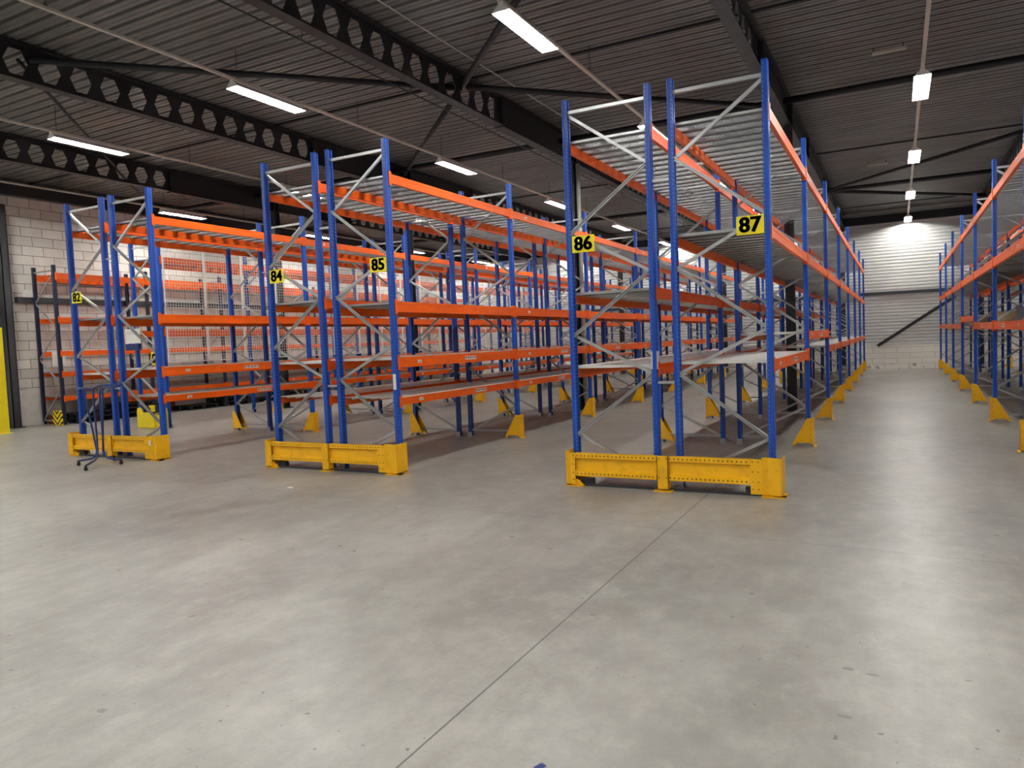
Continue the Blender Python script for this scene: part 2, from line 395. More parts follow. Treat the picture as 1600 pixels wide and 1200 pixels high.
# eaves beams and girts
m = MB(); m.box(XW+.0, XW+.2, YB, YF, 6.42, 6.8); tag(put('eaves_beam', m.mesh('eaves_beam', 'dark')), 'dark steel eaves beam along the top of the block wall', 'beam')
m = MB(); m.box(XW, XE, YF-.2, YF-.02, 6.3, 6.62); tag(put('eaves_beam', m.mesh('eaves_beam', 'dark')), 'dark steel eaves beam along the top of the ribbed far wall', 'beam')
m = MB(); m.box(XW, XE, YF-.09, YF+.0, 3.22, 3.36); tag(put('wall_rail', m.mesh('wall_rail', 'column')), 'dark horizontal steel rail halfway up the ribbed far wall', 'wall rail')
m = MB(); m.bar((-.75, YF-.1, 1.02), (3.95, YF-.1, 4.2), .13, .06); tag(put('wall_brace', m.mesh('wall_brace', 'dark')), 'dark diagonal steel brace on the ribbed far wall at the aisle end', 'wall brace')
m = MB(); m.box(XW, XW+.13, 11.7, YF-.3, 3.46, 3.62); tag(put('wall_rail', m.mesh('wall_rail', 'column')), 'grey steel rail along the block wall behind the navy rack, lower of two', 'wall rail')
m = MB(); m.box(XW+.002, XW+.1, 12.8, YF-.3, 4.05, 4.2); tag(put('cable_tray', m.mesh('cable_tray', 'galv')), 'grey cable tray on the block wall behind the navy rack top beams', 'cable tray')

# ------------------------------------------------------------------ rack parts (shared meshes)
def post_mesh(name, s_, h, m_, w=.0325, d=.05):
    pr = [(-w, -d), (-.013, -d), (-.009, -d+.004), (.009, -d+.004), (.013, -d), (w-.008, -d), (w, -d+.008), (w, -.02), (w-.008, -.013), (w-.008, .013), (w, .02), (w, d-.008), (w-.008, d),
          (.013, d), (.009, d-.004), (-.009, d-.004), (-.013, d), (-w, d), (-w, .026), (-.016, .026), (-.016, -.026), (-w, -.026)]
    if s_ < 0: pr = [(-x, y) for x, y in pr][::-1]
    b = MB(); b.prism(pr, .008, h); return b.mesh(name, m_)
P = {(1, 'blue'): post_mesh('post_right', 1, HP, 'blue1'), (-1, 'blue'): post_mesh('post_left', -1, HP, 'blue-1'),
     (1, 'navy'): post_mesh('post_navy_right', 1, 4.45, 'navy1'), (-1, 'navy'): post_mesh('post_navy_left', -1, 4.45, 'navy-1')}
b = MB(); b.box(-.06, .06, -.075, .075, 0, .01)
for sx, sy in ((-1, 0), (1, 0)): b.tube([(sx*.045, .055*sx, .01), (sx*.045, .055*sx, .035)], .009, 6)
b.box(-.045, .045, -.056, -.051, .01, .09); b.box(-.045, .045, .051, .056, .01, .09)
FOOT = b.mesh('foot_plate', 'galv')
def beam_mesh(name, L, h, m_='orange'):
    """box beam with stepped lip, end connectors; origin at beam centre height, y from 0 (post line) to L; outer face +x"""
    b = MB(); e = .056
    pr = [(-.02, -h/2), (.03, -h/2), (.03, h/2-.045), (.027, h/2-.042), (.03, h/2-.039), (.03, h/2), (.0, h/2), (.0, h/2-.025), (-.02, h/2-.025)]
    b.prism(pr, e, L-e, 'y')
    for y0, y1 in ((.004, .062), (L-.062, L-.004)):
        b.box(.033, .039, y0, y1, -h/2-.03, h/2+.03)
    for y in (e, L-e-.006): b.box(-.02, .036, y, y+.006, -h/2-.03, h/2+.03)
    return b
def mir(b):
    c = MB(); c.v = [(-x, y, z) for x, y, z in b.v]; c.f = [f[::-1] for f in b.f]; c.mi = b.mi; return c
BM = {}
for h in (.13, .15, .11):
    bb = beam_mesh('beam', BAY, h); BM[(1, h, BAY)] = bb.mesh('beam_r', 'orange'); BM[(-1, h, BAY)] = mir(bb).mesh('beam_l', 'orange')
LB = 2.8
for h in (.13, .17):
    bb = beam_mesh('beam', LB, h); BM[(1, h, LB)] = bb.mesh('beam_r', 'orange'); BM[(-1, h, LB)] = mir(bb).mesh('beam_l', 'orange')
def deck_mesh(kind, L, D):
    """shelf decks; origin at shelf centre, top at z=0, y 0..L"""
    b = MB(); x0, x1 = -D/2, D/2
    if kind == 'mesh':
        y = .07; per = .29
        while y+per < L-.04:
            b.prism([(y, 0), (y+.12, 0), (y+.12, -.028), (y+.105, -.028), (y+.105, -.004), (y+.015, -.004), (y+.015, -.028), (y, -.028)][::-1], x0, x1, 'x')
            yy = y+.14
            while yy < y+per-.012:
                b.bar((x0, yy, -.004), (x1, yy, -.004), .0035, .0035); yy += .022
            y += per
        b.box(x0, x1, y, min(y+.12, L-.06), -.02, 0)
        k = x0+.015
        while k < x1: b.bar((k, .07, -.008), (k, L-.07, -.008), .0045, .0045, (1, 0, 0)); k += .1
        for k in (x0, x1-.004): b.box(k, k+.004, .06, L-.06, -.03, .0)
    elif kind == 'sheet':
        n = int((L-.12)/.27); wd = (L-.12)/n                    # folded steel planks laid across, flanges and lips below
        for i in range(n):
            a = .06+i*wd+.001; c = a+wd-.002; t_ = .002
            pr = [(a, 0), (c, 0), (c, -.044), (c-.018, -.032), (c-.016, -.03), (c-t_, -.04), (c-t_, -t_), (a+wd*.55, -t_), (a+wd*.5, -t_-.004), (a+wd*.45, -t_), (a+t_, -t_), (a+t_, -.032), (a+.012, -.032), (a+.012, -.034), (a, -.034)]
            b.prism(pr[::-1], x0, x1, 'x')
        b.box(x0, x0+.003, .06, L-.06, -.036, 0); b.box(x1-.003, x1, .06, L-.06, -.036, 0)
    elif kind == 'plank':
        n = 6; wd = D/n
        for i in range(n):
            a = x0+i*wd+.004; c = a+wd-.008
            pr = [(a, -.028), (a+.003, -.028), (a+.003, -.003), (a+wd*.42, -.003), (a+wd*.45, -.009), (a+wd*.55, -.009), (a+wd*.58, -.003), (c-.003, -.003), (c-.003, -.028), (c, -.028), (c, 0), (a+wd*.6, 0), (a+wd*.56, -.006), (a+wd*.44, -.006), (a+wd*.4, 0), (a, 0)]
            b.prism(pr[::-1], .06, L-.06, 'y')
    return b
DK = {k: deck_mesh(k, BAY, DEP+.03).mesh('deck_'+k, 'galv' if k == 'mesh' else 'shelf') for k in ('mesh', 'sheet', 'plank')}
DKS = deck_mesh('mesh', 1.34, DEP+.03), deck_mesh('sheet', 1.34, DEP+.03), deck_mesh('plank', 1.34, DEP+.03)
DKS = {k: m_.mesh('deck_short_'+k, 'galv' if k == 'mesh' else 'shelf') for k, m_ in zip(('mesh', 'sheet', 'plank'), DKS)}
DKM = {k: deck_mesh(k, 2.1, DEP+.03).mesh('deck_mid_'+k, 'galv' if k == 'mesh' else 'shelf') for k in ('mesh', 'sheet', 'plank')}
DKP = {}  # low-level deck copies with the light painted into their colour
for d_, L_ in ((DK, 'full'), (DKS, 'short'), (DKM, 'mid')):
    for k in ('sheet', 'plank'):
        c_ = d_[k].copy(); c_.materials.clear(); c_.materials.append(M['litsheet']); DKP[(L_, k)] = c_
DKN = deck_mesh('sheet', LB, .98).mesh('deck_narrow', 'shelf')
b = MB()
for j in range(9): b.box(-.47, .47, .2+j*.29, .24+j*.29, -.05, -.01)
CROSS = b.mesh('orange_crossbars', 'orange')
def label_mesh(kind):
    b = MB()
    if kind == 'strip':      # five white shelf labels with dark pictograms
        for i in range(5):
            y = i*.075; b.cur = 0; b.box(0, .002, y, y+.062, -.03, .03)
            b.cur = 1; b.box(.002, .003, y+.012, y+.05, -.002, .02); b.box(.002, .003, y+.026, y+.036, -.024, -.002)
    else:
        b.box(0, .002, 0, .1, -.022, .022); b.cur = 1
        for i in range(4): b.box(.002, .003, .014+i*.02, .024+i*.02, -.012, .004)
    return b
LBL = {}
for k in ('strip', 'tag'):
    bb = label_mesh(k); LBL[(k, 1)] = bb.mesh('label_'+k, ['paper', 'ink']); LBL[(k, -1)] = mir(bb).mesh('label_'+k+'_l', ['paper', 'ink'])

def brace_meshes(xa, xb, sgn):
    """zigzag lattice members of one frame between outer post xa and inner post xb (local x)"""
    za = [4.54, 3.09, 1.84, .61]; zb = [3.82, 2.57, 1.35, .12]; out = []
    ia = xa+.02*(1 if xb > xa else -1); ib = xb-.02*(1 if xb > xa else -1)
    segs = [((ia, 4.57), (ib, 4.57)), ((ia, .13), (ib, .13))]
    for i in range(4):
        segs.append(((ia, za[i]), (ib, zb[i])))
        if i < 3: segs.append(((ib, zb[i]), (ia, za[i+1])))
    for j, (p, q_) in enumerate(segs):
        b = MB(); y = 0 if j < 2 else (-.014 if j % 2 else .014)
        # open channel: web + two lips
        a_, c_ = Vector((p[0], y, p[1])), Vector((q_[0], y, q_[1])); d = (c_-a_).normalized(); t = Vector((-d.z, 0, d.x))
        f_ = -1 if (j >= 2 and j % 2) else 1; y2 = Vector((0, .014*f_, 0)); y1 = Vector((0, -.003 if f_ > 0 else .003, 0))
        if f_ < 0:
            y3 = Vector((0, -.029, 0))
            for sg in (-1, 1): b.bar(a_+t*.0125*sg+y3, c_+t*.0125*sg+y3, .009, .003)
        b.bar(a_+y1, c_+y1, .036, .003); b.bar(a_+t*.0165+y2, c_+t*.0165+y2, .003, .03)
        b.bar(a_-t*.0165+y2, c_-t*.0165+y2, .003, .03)
        out.append(b.mesh('lattice_member', 'galv'))
    return out
BR = {1: brace_meshes(DEP/2, -DEP/2, 1), -1: brace_meshes(-DEP/2, DEP/2, -1)}

def guard_mesh(s_):
    b = MB(); x = .078; t = .006; w = .085; h = .44
    b.box(x-t, x, -w, w, .012, h)
    for y in (-w, w-t):
        b.prism([(x-t, .03), (x-t-.03, .03), (x-t-.05, .055), (-.17, .055), (-.19, .03), (-.225, .03), (-.225, .05), (-.01, h), (x-t, h)], y, y+t, 'y')
        b.prism([(-.225, .012), (-.225, .03), (-.19, .03), (-.19, .012)], y-.02 if y < 0 else y, (y+t) if y < 0 else y+t+.02, 'y')
    b.box(x-t, x+.035, -w, w, .0, .012)
    b.cur = 1
    for z in (.1, .17, .27, .37):
        for y0, y1 in ((-w-.0015, -w), (w, w+.0015)): b.box(x-.045, x-.033, y0, y1, z, z+.012)
        b.box(x, x+.0015, -.006, .006, z, z+.012)
    return b
g = guard_mesh(1); GD = {1: g.mesh('guard_r', ['yellow', 'boltdark']), -1: mir(g).mesh('guard_l', ['yellow', 'boltdark'])}

def rack(no, xo, xi, levels, first=0, last=NF-1, decks=None, labels=True, lab=None, alt=None, guard=True):
    """xo = aisle-side upright line, xi = inner line; levels = [(z, height, deck kind)]"""
    s_ = 1 if xo > xi else -1; xc = (xo+xi)/2
    ya = Y0+first*BAY
    t = thing('pallet_rack', lab, 'pallet rack', (xc, ya, 0), 'rows of pallet racking')
    for k in range(last-first+1):
        y = k*BAY
        for x, sg in ((xo-xc, s_), (xi-xc, -s_)):
            u = put('upright', P[(sg, 'blue')], t, (x, y, 0)); put('foot_plate', FOOT, u)
        for me in BR[s_]: put('lattice_brace', me, t, (0, y, 0))
        if k < last-first:
            for li, (z, h, kind) in enumerate(levels):
                if alt and (k, li) in alt: z = alt[(k, li)]
                if z is None: continue
                for x, sg in ((xo-xc, s_), (xi-xc, -s_)):
                    bo = put('beam', BM[(sg, h, BAY)], t, (x, y, z))
                    if labels and sg == s_ and z < 1.8:
                        put('shelf_label', LBL[('tag', sg)], bo, (sg*.03, .5, 0), label='small white shelf label')
                        put('shelf_label', LBL[('strip', sg)], bo, (sg*.03, 1.75+.1*((k*7+li*3) % 5), 0), label='row of white labels with black marks')
                    elif labels and sg == s_ and k % 2 == 1: put('shelf_label', LBL[('tag', sg)], bo, (sg*.03, .55, 0), label='small white shelf label')
                nmk = {'mesh': 'wire_deck', 'sheet': 'steel_shelf', 'plank': 'steel_shelf'}.get(kind)
                if kind and k == 2 and no in (83, 85, 87, 89):       # shelf split around the building column
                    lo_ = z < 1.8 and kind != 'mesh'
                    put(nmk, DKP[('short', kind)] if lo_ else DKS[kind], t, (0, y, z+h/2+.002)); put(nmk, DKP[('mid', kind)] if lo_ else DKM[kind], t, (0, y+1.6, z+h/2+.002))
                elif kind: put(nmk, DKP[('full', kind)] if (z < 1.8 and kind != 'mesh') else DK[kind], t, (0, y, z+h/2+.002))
    if guard:
        for k in range(1, last-first+1):
            g_ = put('upright_guard', GD[s_], None, (xo, ya+k*BAY, 0))
            tag(g_, 'yellow upright guard, %s from front on the %s' % (ORD[k-1], SIDE[no]), 'upright guard', 'yellow upright guards')
    return t
SIDE = {81: 'meshed rack', 82: 'left side of the leftmost rack pair', 83: 'right side of the leftmost rack pair', 84: 'left side of the middle rack pair', 85: 'right side of the middle rack pair',
        86: 'left side of the nearest rack pair', 87: 'right side of the nearest rack pair', 88: 'rack lining the right of the wide aisle', 89: 'hidden rack at far right'}
R = {}
for k, (a, c) in ((-2, (82, 83)), (-1, (84, 85)), (0, (86, 87)), (1, (88, 89))):
    R[a] = (rowx(k)[0], rowx(k)[1]); R[c] = (rowx(k)[3], rowx(k)[2])
dx = 1.5715-R[88][0]
R[88] = (1.5715, 1.5715+DEP); R[89] = (1.5715+2*DEP+GAP, 1.5715+DEP+GAP)
T = (4.17, .13, 'mesh')
rack(82, *R[82], [T, (2.5, .13, 'sheet'), (1.47, .13, 'sheet')], lab='left half of the leftmost blue rack pair with barrier, bearing sign 82')
rack(83, *R[83], [T, (2.46, .15, 'sheet'), (1.53, .15, 'sheet'), (1.05, .11, 'plank')], lab='right half of the leftmost blue rack pair, tilted sign lying on a lower shelf')
rack(84, *R[84], [(4.22, .13, 'mesh'), (2.49, .13, 'sheet'), (1.56, .13, 'sheet'), (1.03, .11, 'plank')], lab='left half of the middle blue rack pair, bearing sign 84')
rack(85, *R[85], [T, (2.37, .15, 'sheet'), (1.57, .15, 'sheet'), (1.01, .11, 'plank')], lab='right half of the middle blue rack pair, bearing sign 85')
rack(86, *R[86], [T, (2.31, .13, 'sheet'), (1.40, .13, 'sheet')], lab='left half of the nearest blue rack pair, bearing sign 86', labels=False)
rack(87, *R[87], [T, (2.9, .13, 'sheet'), (1.42, .13, 'sheet')], lab='right half of the nearest blue rack pair along the wide aisle, bearing sign 87', alt={(1, 2): 1.72})
rack(88, *R[88], [(4.1, .13, 'mesh'), (2.88, .15, 'sheet'), (1.75, .13, 'sheet')], lab='blue pallet rack lining the right side of the wide right aisle', alt={(3, 2): 1.93})
rack(89, *R[89], [(4.1, .13, 'mesh'), (2.88, .15, 'sheet'), (1.75, .13, 'sheet')], lab='blue pallet rack behind the right-hand aisle rack, mostly hidden')
# single rack 81 with anti-fall mesh
X81 = (-16.2, -17.24)
t81 = rack(81, X81[0], X81[1], [(4.2, .15, 'mesh'), (2.4, .15, None)], first=1, lab='blue pallet rack with white wire mesh side, between rack 82 and the block wall')
b = MB(); W_ = BAY/3-.01
for y0, y1 in ((0, .03), (W_-.03, W_)): b.box(0, .03, y0, y1, 1.64, 4.52)
for z in (1.64, 3.0, 4.49): b.box(0, .03, 0, W_, z, z+.03)
k = .08
while k < W_: b.box(.012, .018, k-.0035, k+.0035, 1.64, 4.5); k += .08
z = 1.72
while z < 4.5: b.box(.012, .018, 0, W_, z-.0035, z+.0035); z += .08
MP = b.mesh('mesh_panel', 'white')
for k in range(18): put('mesh_panel', MP, t81, (DEP/2+.05, k*BAY/3+.05, 0), label='white wire mesh panel')

# navy wall rack
XN = (-20.6, -21.55); YN = 12.15
tn = thing('pallet_rack', 'dark navy rack with orange beams standing against the block wall', 'pallet rack', ((XN[0]+XN[1])/2, YN, 0), 'rows of pallet racking')
hw = (XN[0]-XN[1])/2; nb = []
za = [4.2, 3.35, 2.2, 1.2, .35]
segs = [((hw, 4.3), (-hw, 4.3)), ((hw, 4.27), (-hw, 3.45)), ((-hw, 3.42), (hw, 2.68)), ((hw, 2.64), (-hw, 1.87)), ((-hw, 1.84), (hw, 1.1)), ((hw, 1.06), (-hw, .14)), ((-hw, .12), (hw, .12))]
for p, q_ in segs:
    b = MB(); b.bar((p[0], 0, p[1]), (q_[0], 0, q_[1]), .035, .03); nb.append(b.mesh('navy_lattice', 'galv'))
for k in range(9):
    if YN+k*LB > YF-.3: break
    for x, sg in ((hw, 1), (-hw, -1)):
        u = put('upright', P[(sg, 'navy')], tn, (x, k*LB, 0)); put('foot_plate', FOOT, u)
    for me in nb: put('lattice_brace', me, tn, (0, k*LB, 0))
    if k < 8 and YN+(k+1)*LB < YF-.3:
        for z, h, dk in ((4.15, .17, 'c'), (2.94, .13, 'c'), (2.0, .13, None), (1.42, .13, 's'), (.74, .13, 's')):
            for x, sg in ((hw, 1), (-hw, -1)):
                bo = put('beam', BM[(sg, h, LB)], tn, (x, k*LB, z))
                if sg == 1 and z in (1.42, .74): put('shelf_label', LBL[('strip' if z > 1 else 'tag', 1)], bo, (.03, 1.2 if z > 1 else .35, 0))
            if dk == 'c': put('crossbars', CROSS, tn, (0, k*LB, z+h/2))
            if dk == 's': put('steel_shelf', DKN, tn, (0, k*LB, z+h/2+.002))

# row spacers between back-to-back racks
for k, nm in ((-2, 'leftmost'), (-1, 'middle'), (0, 'nearest')):
    xx = rowx(k)
    for f in range(NF):
        for zi, z in enumerate((1.25, 3.6)):
            m = MB(); m.box(xx[1]+.034, xx[2]-.034, -.02, .02, z-.015, z+.015)
            o = put('row_spacer', m.mesh('row_spacer', 'galv'), None, (0, Y0+f*BAY, 0))
            tag(o, '%s grey spacer bar joining the %s rack pair, %s frame from the front' % (('lower', 'upper')[zi], nm, ORD[f]), 'spacer bar', 'row spacers')

# ------------------------------------------------------------------ number signs
def text_mesh(s_, size, m_, off=0.0, ext=.001):
    cu = bpy.data.curves.new('txt', 'FONT'); cu.body = s_; cu.size = size; cu.offset = off; cu.extrude = ext; cu.align_x = 'CENTER'; cu.align_y = 'CENTER'; cu.space_character = 1.04
    cu.resolution_u = 6
    o = bpy.data.objects.new('txt', cu); C.objects.link(o); dg = bpy.context.evaluated_depsgraph_get(); dg.update()
    me = bpy.data.meshes.new_from_object(o.evaluated_get(dg)); bpy.data.objects.remove(o)
    me.materials.clear(); me.materials.append(M[m_]); return me
b = MB(); b.box(-.146, .146, -.0015, .0015, -.102, .102); SP = b.mesh('sign_plate', 'signyellow')
def sign(no, x, y, z, lab, roll=0.0):
    t = thing('rack_sign', lab, 'sign', (x, y, z), 'yellow rack number signs'); t.rotation_euler = (0, roll, 0)
    put('plate', SP, t)
    b = MB()
    me = text_mesh(no, .205, 'signblack', .005)
    for dx_ in (-.0055, 0, .0055):
        b.add([(v.co.x*1.1+dx_, -v.co.z*.3, v.co.y*1.1) for v in me.vertices], [tuple(p.vertices) for p in me.polygons])
    put('digits', b.mesh('sign_digits', 'signblack'), t, (0, -.0035, -.002))
YS = Y0-.06
for no, k, j, wd in (('82', -2, 0, 'left post of the leftmost'), ('84', -1, 0, 'left post of the middle'), ('86', 0, 0, 'left post of the nearest')):
    sign(no, rowx(k)[j]+.032+.146+.02, YS, 2.957, 'yellow sign reading %s beside the %s rack pair' % (no, wd))
for no, k, wd in (('85', -1, 'right post of the middle'), ('87', 0, 'right post of the nearest')):
    sign(no, rowx(k)[3]-.032-.146, YS, 2.968, 'yellow sign reading %s beside the %s rack pair' % (no, wd))
sign('83', rowx(-2)[3]-.27, Y0+.13, 1.745, 'yellow sign with black number 83 leaning tilted on a lower shelf', math.radians(18))

# ------------------------------------------------------------------ end barriers
def barrier(x, lab):
    t = thing('end_barrier', lab, 'rack end barrier', (x, 8.2, 0), 'yellow rack end barriers')
    for x0, x1 in ((.09, 1.115), (1.265, 2.19)):
        b = MB()
        pr = [(.0, .41), (.0, .35), (.035, .335), (.035, .205), (.0, .185), (.0, .13), (.006, .13), (.006, .182), (.041, .202), (.041, .338), (.006, .353), (.006, .404), (.06, .404), (.06, .41)]
        b.prism(pr[::-1], x0, x1, 'x'); put('rail', b.mesh('barrier_rail', 'railyellow'), t)
    b = MB(); b.box(1.125, 1.255, -.012, -.004, .03, .415); b.box(1.125, 1.131, -.012, .09, .03, .4); b.box(1.249, 1.255, -.012, .09, .03, .4); b.box(1.08, 1.3, -.04, .11, 0, .012)
    b.cur = 1
    for z in (.16, .38):
        for xx in (1.145, 1.228): b.box(xx, xx+.012, -.0155, -.012, z, z+.012)
    put('centre_post', b.mesh('centre_post', ['yellow', 'boltdark']), t)
    for s_ in (0, 1):
        b = MB(); X = lambda v: (2.48-v) if s_ else v
        def bx(x0, x1, *r): a, c = sorted((X(x0), X(x1))); b.box(a, c, *r)
        if s_: bx(.19, .31, -.012, -.004, .03, .415)                # front plate
        else: bx(.035, .1, -.012, -.004, .03, .415)
        if s_: ring = [(X(.19), -.008), (X(.13), .012), (X(.0), -.04), (X(-.018), -.03), (X(-.018), .24), (X(-.012), .24), (X(-.012), -.026), (X(.0), -.034), (X(.13), .018), (X(.19), -.002)]
        else: ring = [(X(.035), -.008), (X(.0), -.035), (X(-.018), -.02), (X(-.018), .24), (X(-.012), .24), (X(-.012), -.02), (X(.002), -.028), (X(.037), -.002)]
        vs = [(px, py, .435) for px, py in ring]+[(px, py, .03) for px, py in ring]
        n = len(ring); b.add(vs, [(i, (i+1) % n, (i+1) % n+n, i+n) if not s_ else (i+n, (i+1) % n+n, (i+1) % n, i) for i in range(n)]+[tuple(range(n)) if s_ else tuple(range(n))[::-1], tuple(range(n, 2*n))[::-1] if s_ else tuple(range(n, 2*n))])
        # sloping wing towards the rack foot and floor flange
        pr = [(X(-.012), .012), (X(.22), .012), (X(.22), .05), (X(.02), .30), (X(-.012), .30)]
        b.prism(pr if not s_ else pr[::-1], .23, .236, 'y')
        bx(-.045, .2, -.02, .1, 0, .012); bx(-.045, .0, .0, .24, 0, .012)
        pr = [(X(.03), .012), (X(.2), .012), (X(.14), .07), (X(.03), .12)]; b.prism(pr if not s_ else pr[::-1], .02, .028, 'y')
        b.cur = 1
        for z in (.08, .16, .27, .38):
            for q_ in ((.22, .28) if s_ else (.07,)): bx(q_, q_+.012, -.0155, -.012, z, z+.012)
        put('end_post', b.mesh('end_post', ['yellow', 'boltdark']), t)
    b = MB(); b.box(.05, 2.42, .05, .07, .0, .03); b.box(.15, .3, .07, .14, 0, .09); b.box(2.1, 2.25, .07, .14, 0, .09)
    put('anchor_bar', b.mesh('anchor_bar', 'column'), t)
barrier(-3.6-2*PIT, 'yellow steel barrier before the leftmost rack pair, behind the blue stand')
barrier(-3.6-PIT, 'yellow steel barrier before the middle rack pair')
barrier(-3.6, 'yellow steel barrier before the nearest rack pair')

# labels on end uprights, papers
def plate(nm, x0, x1, y, z0, z1, m_, lab, cat, dy=.003):
    b = MB(); b.box(x0, x1, y-dy, y, z0, z1); return tag(put(nm, b.mesh(nm, m_)), lab, cat)
def xside(nm, x, y0, y1, z0, z1, m_, lab, cat):
    b = MB(); b.box(x, x+.003, y0, y1, z0, z1); return tag(put(nm, b.mesh(nm, m_)), lab, cat)
plate('load_notice', R[85][0]-.02, R[85][0]+.03, Y0-.052, 1.19, 1.41, 'paper', 'tall white notice on the front upright of rack 85', 'notice')
plate('load_notice', R[86][1]-.028, R[86][1]-.016, Y0-.053, 1.41, 1.62, 'paper', 'narrow white notice at left edge of the inner front upright of rack 86', 'notice')
xside('load_notice', R[86][1]+.033, Y0-.045, Y0+.045, 1.41, 1.62, 'paper', 'white notice at right side of the inner front upright of rack 86', 'notice')
plate('sticker', -3.6-2*PIT+2.29, -3.6-2*PIT+2.35, 8.187, .27, .35, 'paper', 'small pale sticker on the yellow barrier of racks 82 and 83', 'sticker')

# notice board with tray on rack 81 end
t = thing('notice_board', 'white printed notice sheet hung above a blue tray at the mesh rack end', 'notice board', (-17.15, 11.97, 2.16))
b = MB(); b.box(-.3, .3, -.004, 0, 0, .37); b.cur = 1
for j in range(6): b.box(-.27, -.25, -.0055, -.004, .04+.05*j, .06+.05*j); 
for j in range(4): b.box(-.2, .2-.05*j, -.0055, -.004, .3-.02*j-.003, .3-.02*j)
put('sheet', b.mesh('notice_sheet', ['paper', 'ink']), t)
b = MB(); b.box(-.26, .22, -.02, .08, -.17, -.01); b.box(-.26, .22, -.03, -.02, -.17, -.06); put('tray', b.mesh('tray', 'cart'), t)
plate('rack_tag', -12.72+.13, -12.72+.24, Y0+BAY+.6, 0, 0, 'paper', 'x', 'x') if False else None
# end protector of rack 81
t = thing('end_protector', 'yellow rounded end protector with black buffers in front of the mesh rack', 'rack end protector', (-16.64, 12.0, 0))
b = MB(); prf = [(-.56, .01), (-.52, .01), (.1, .01), (.1, .4), (-.36, .4), (-.38, .47), (-.46, .53), (-.53, .51), (-.56, .42)]
b.prism(prf, -.02, .02, 'y'); b.box(.1, .36, .015, .03, .01, .34); put('front_plate', b.mesh('protector_plate', 'safety'), t)
pr = [(.36, .01), (.56, .01), (.57, .38), (.54, .5), (.47, .57), (.38, .58), (.36, .5)]
b = MB(); b.prism(pr, -.05, .03, 'y'); put('rounded_side', b.mesh('protector_side', 'safety'), t)
b = MB(); b.box(-.12, .1, .05, .095, .02, .58); b.box(-.15, .08, .03, .05, .5, .58); put('middle_block', b.mesh('protector_block', 'safety'), t)
b = MB(); b.box(-.28, -.12, .02, .095, .4, .54); b.box(.1, .2, .02, .095, .4, .58); b.box(.02, .1, -.04, .02, .38, .42); put('buffer', b.mesh('protector_buffer', 'rubber'), t)

# hazard guard, brown board, pallets by the navy rack
b = MB(); w_ = .2
pr = [(-w_, 0), (w_, 0), (w_, .34), (w_-.05, .42), (-w_+.05, .42), (-w_, .34)]
b.prism(pr, -.02, .02, 'y')
tag(put('column_guard', b.mesh('chevron_guard', 'chevron'), None, (-20.62, 11.98, .005)), 'yellow and black chevron guard at the foot of the navy rack', 'upright guard')
b = MB(); b.box(-.42, .3, -.03, .03, 0, .26); tag(put('kick_board', b.mesh('kick_board', 'brown'), None, (-21.3, 12.28, 0)), 'brown board on the floor behind the navy rack frame', 'board')
b = MB(); b.box(0, .03, 0, 1.1, 0, .3); tag(put('kick_board', b.mesh('kick_board2', 'brown'), None, (-21.42, 15.2, .0)), 'dark brown board standing behind the black pallets', 'board')
def pallet_mesh():
    b = MB()
    for i in range(6): b.box(-.4, .4, i*.2, i*.2+.16, .12, .145)
    for x in (-.4, -.06, .28): b.box(x, x+.12, 0, 1.16, 0, .03); [b.box(x, x+.12, y, y+.14, .03, .12) for y in (0, .5, 1.02)]
    return b.mesh('pallet', 'black')
PL = pallet_mesh()
for i, (y, n) in enumerate(((12.5, 2), (13.8, 3), (16.2, 1), (17.6, 2), (19.0, 1), (20.5, 2))):
    for j in range(n):
        tag(put('plastic_pallet', PL, None, (-20.95+.03*j, y, .146*j)), 'black pallet under the navy rack, %s pile from the front, %s layer up' % (ORD[i], ORD[j]), 'pallet', 'black pallets under the navy rack')

# left wall column, boxes, yellow post
t = thing('wall_column', 'dark grey steel column standing against the block wall at far left', 'column', (-21.5, 11.35, 0))
b = MB(); b.box(-.25, .1, -.1, -.08, 0, 6.1); b.box(-.25, .1, .08, .1, 0, 6.1); b.box(-.09, -.07, -.1, .1, 0, 6.1); b.box(.08, .1, -.1, .1, 0, 6.1); put('shaft', b.mesh('column_shaft', 'column'), t)
b = MB(); b.box(-.22, .16, -.16, .16, 0, .02); put('base_plate', b.mesh('column_base', 'column'), t)
t = thing('switch_cabinet', 'cluster of pale electrical boxes on the block wall at far left', 'electrical box', (XW, 10.95, 3.0))
b = MB(); b.box(0, .15, -.3, .12, -.15, .35); put('main_box', b.mesh('main_box', 'white'), t)
for y, z, s_ in ((.02, .5, .16), (-.1, .75, .18), (.1, .95, .12)):
    b = MB(); b.box(0, .12, y-s_/2, y+s_/2, z, z+s_); put('small_box', b.mesh('small_box', 'white'), t)
b = MB(); b.tube([(.06, .16, -.1), (.06, .2, .1), (.06, .18, .5), (.06, .05, .7), (.06, .2, 1.2)], .02, 6); b.tube([(.06, -.1, -.15), (.06, .05, -.35), (.06, .2, -.2)], .02, 6); put('cable', b.mesh('box_cable', 'black', True), t)
b = MB(); b.box(0, .06, 0, .3, 0, .2); tag(put('junction_box', b.mesh('junction_box', 'white'), None, (XW+.0, 11.9, 3.63)), 'small white junction box on the grey wall rail', 'electrical box')
b = MB(); b.box(0, .012, 0, .36, 0, .4); tag(put('wall_notice', b.mesh('wall_notice', 'paper'), None, (XN[1]+.5, YN+.05, 1.66)), 'white sheet hanging inside the first frame of the navy rack', 'notice')
t = thing('safety_post', 'tall yellow steel safety post at the far left edge', 'safety post', (-20.25, 10.35, 0))
b = MB(); b.box(-.12, .12, -.12, .12, .012, 2.7); put('post', b.mesh('safety_post', 'safety'), t)
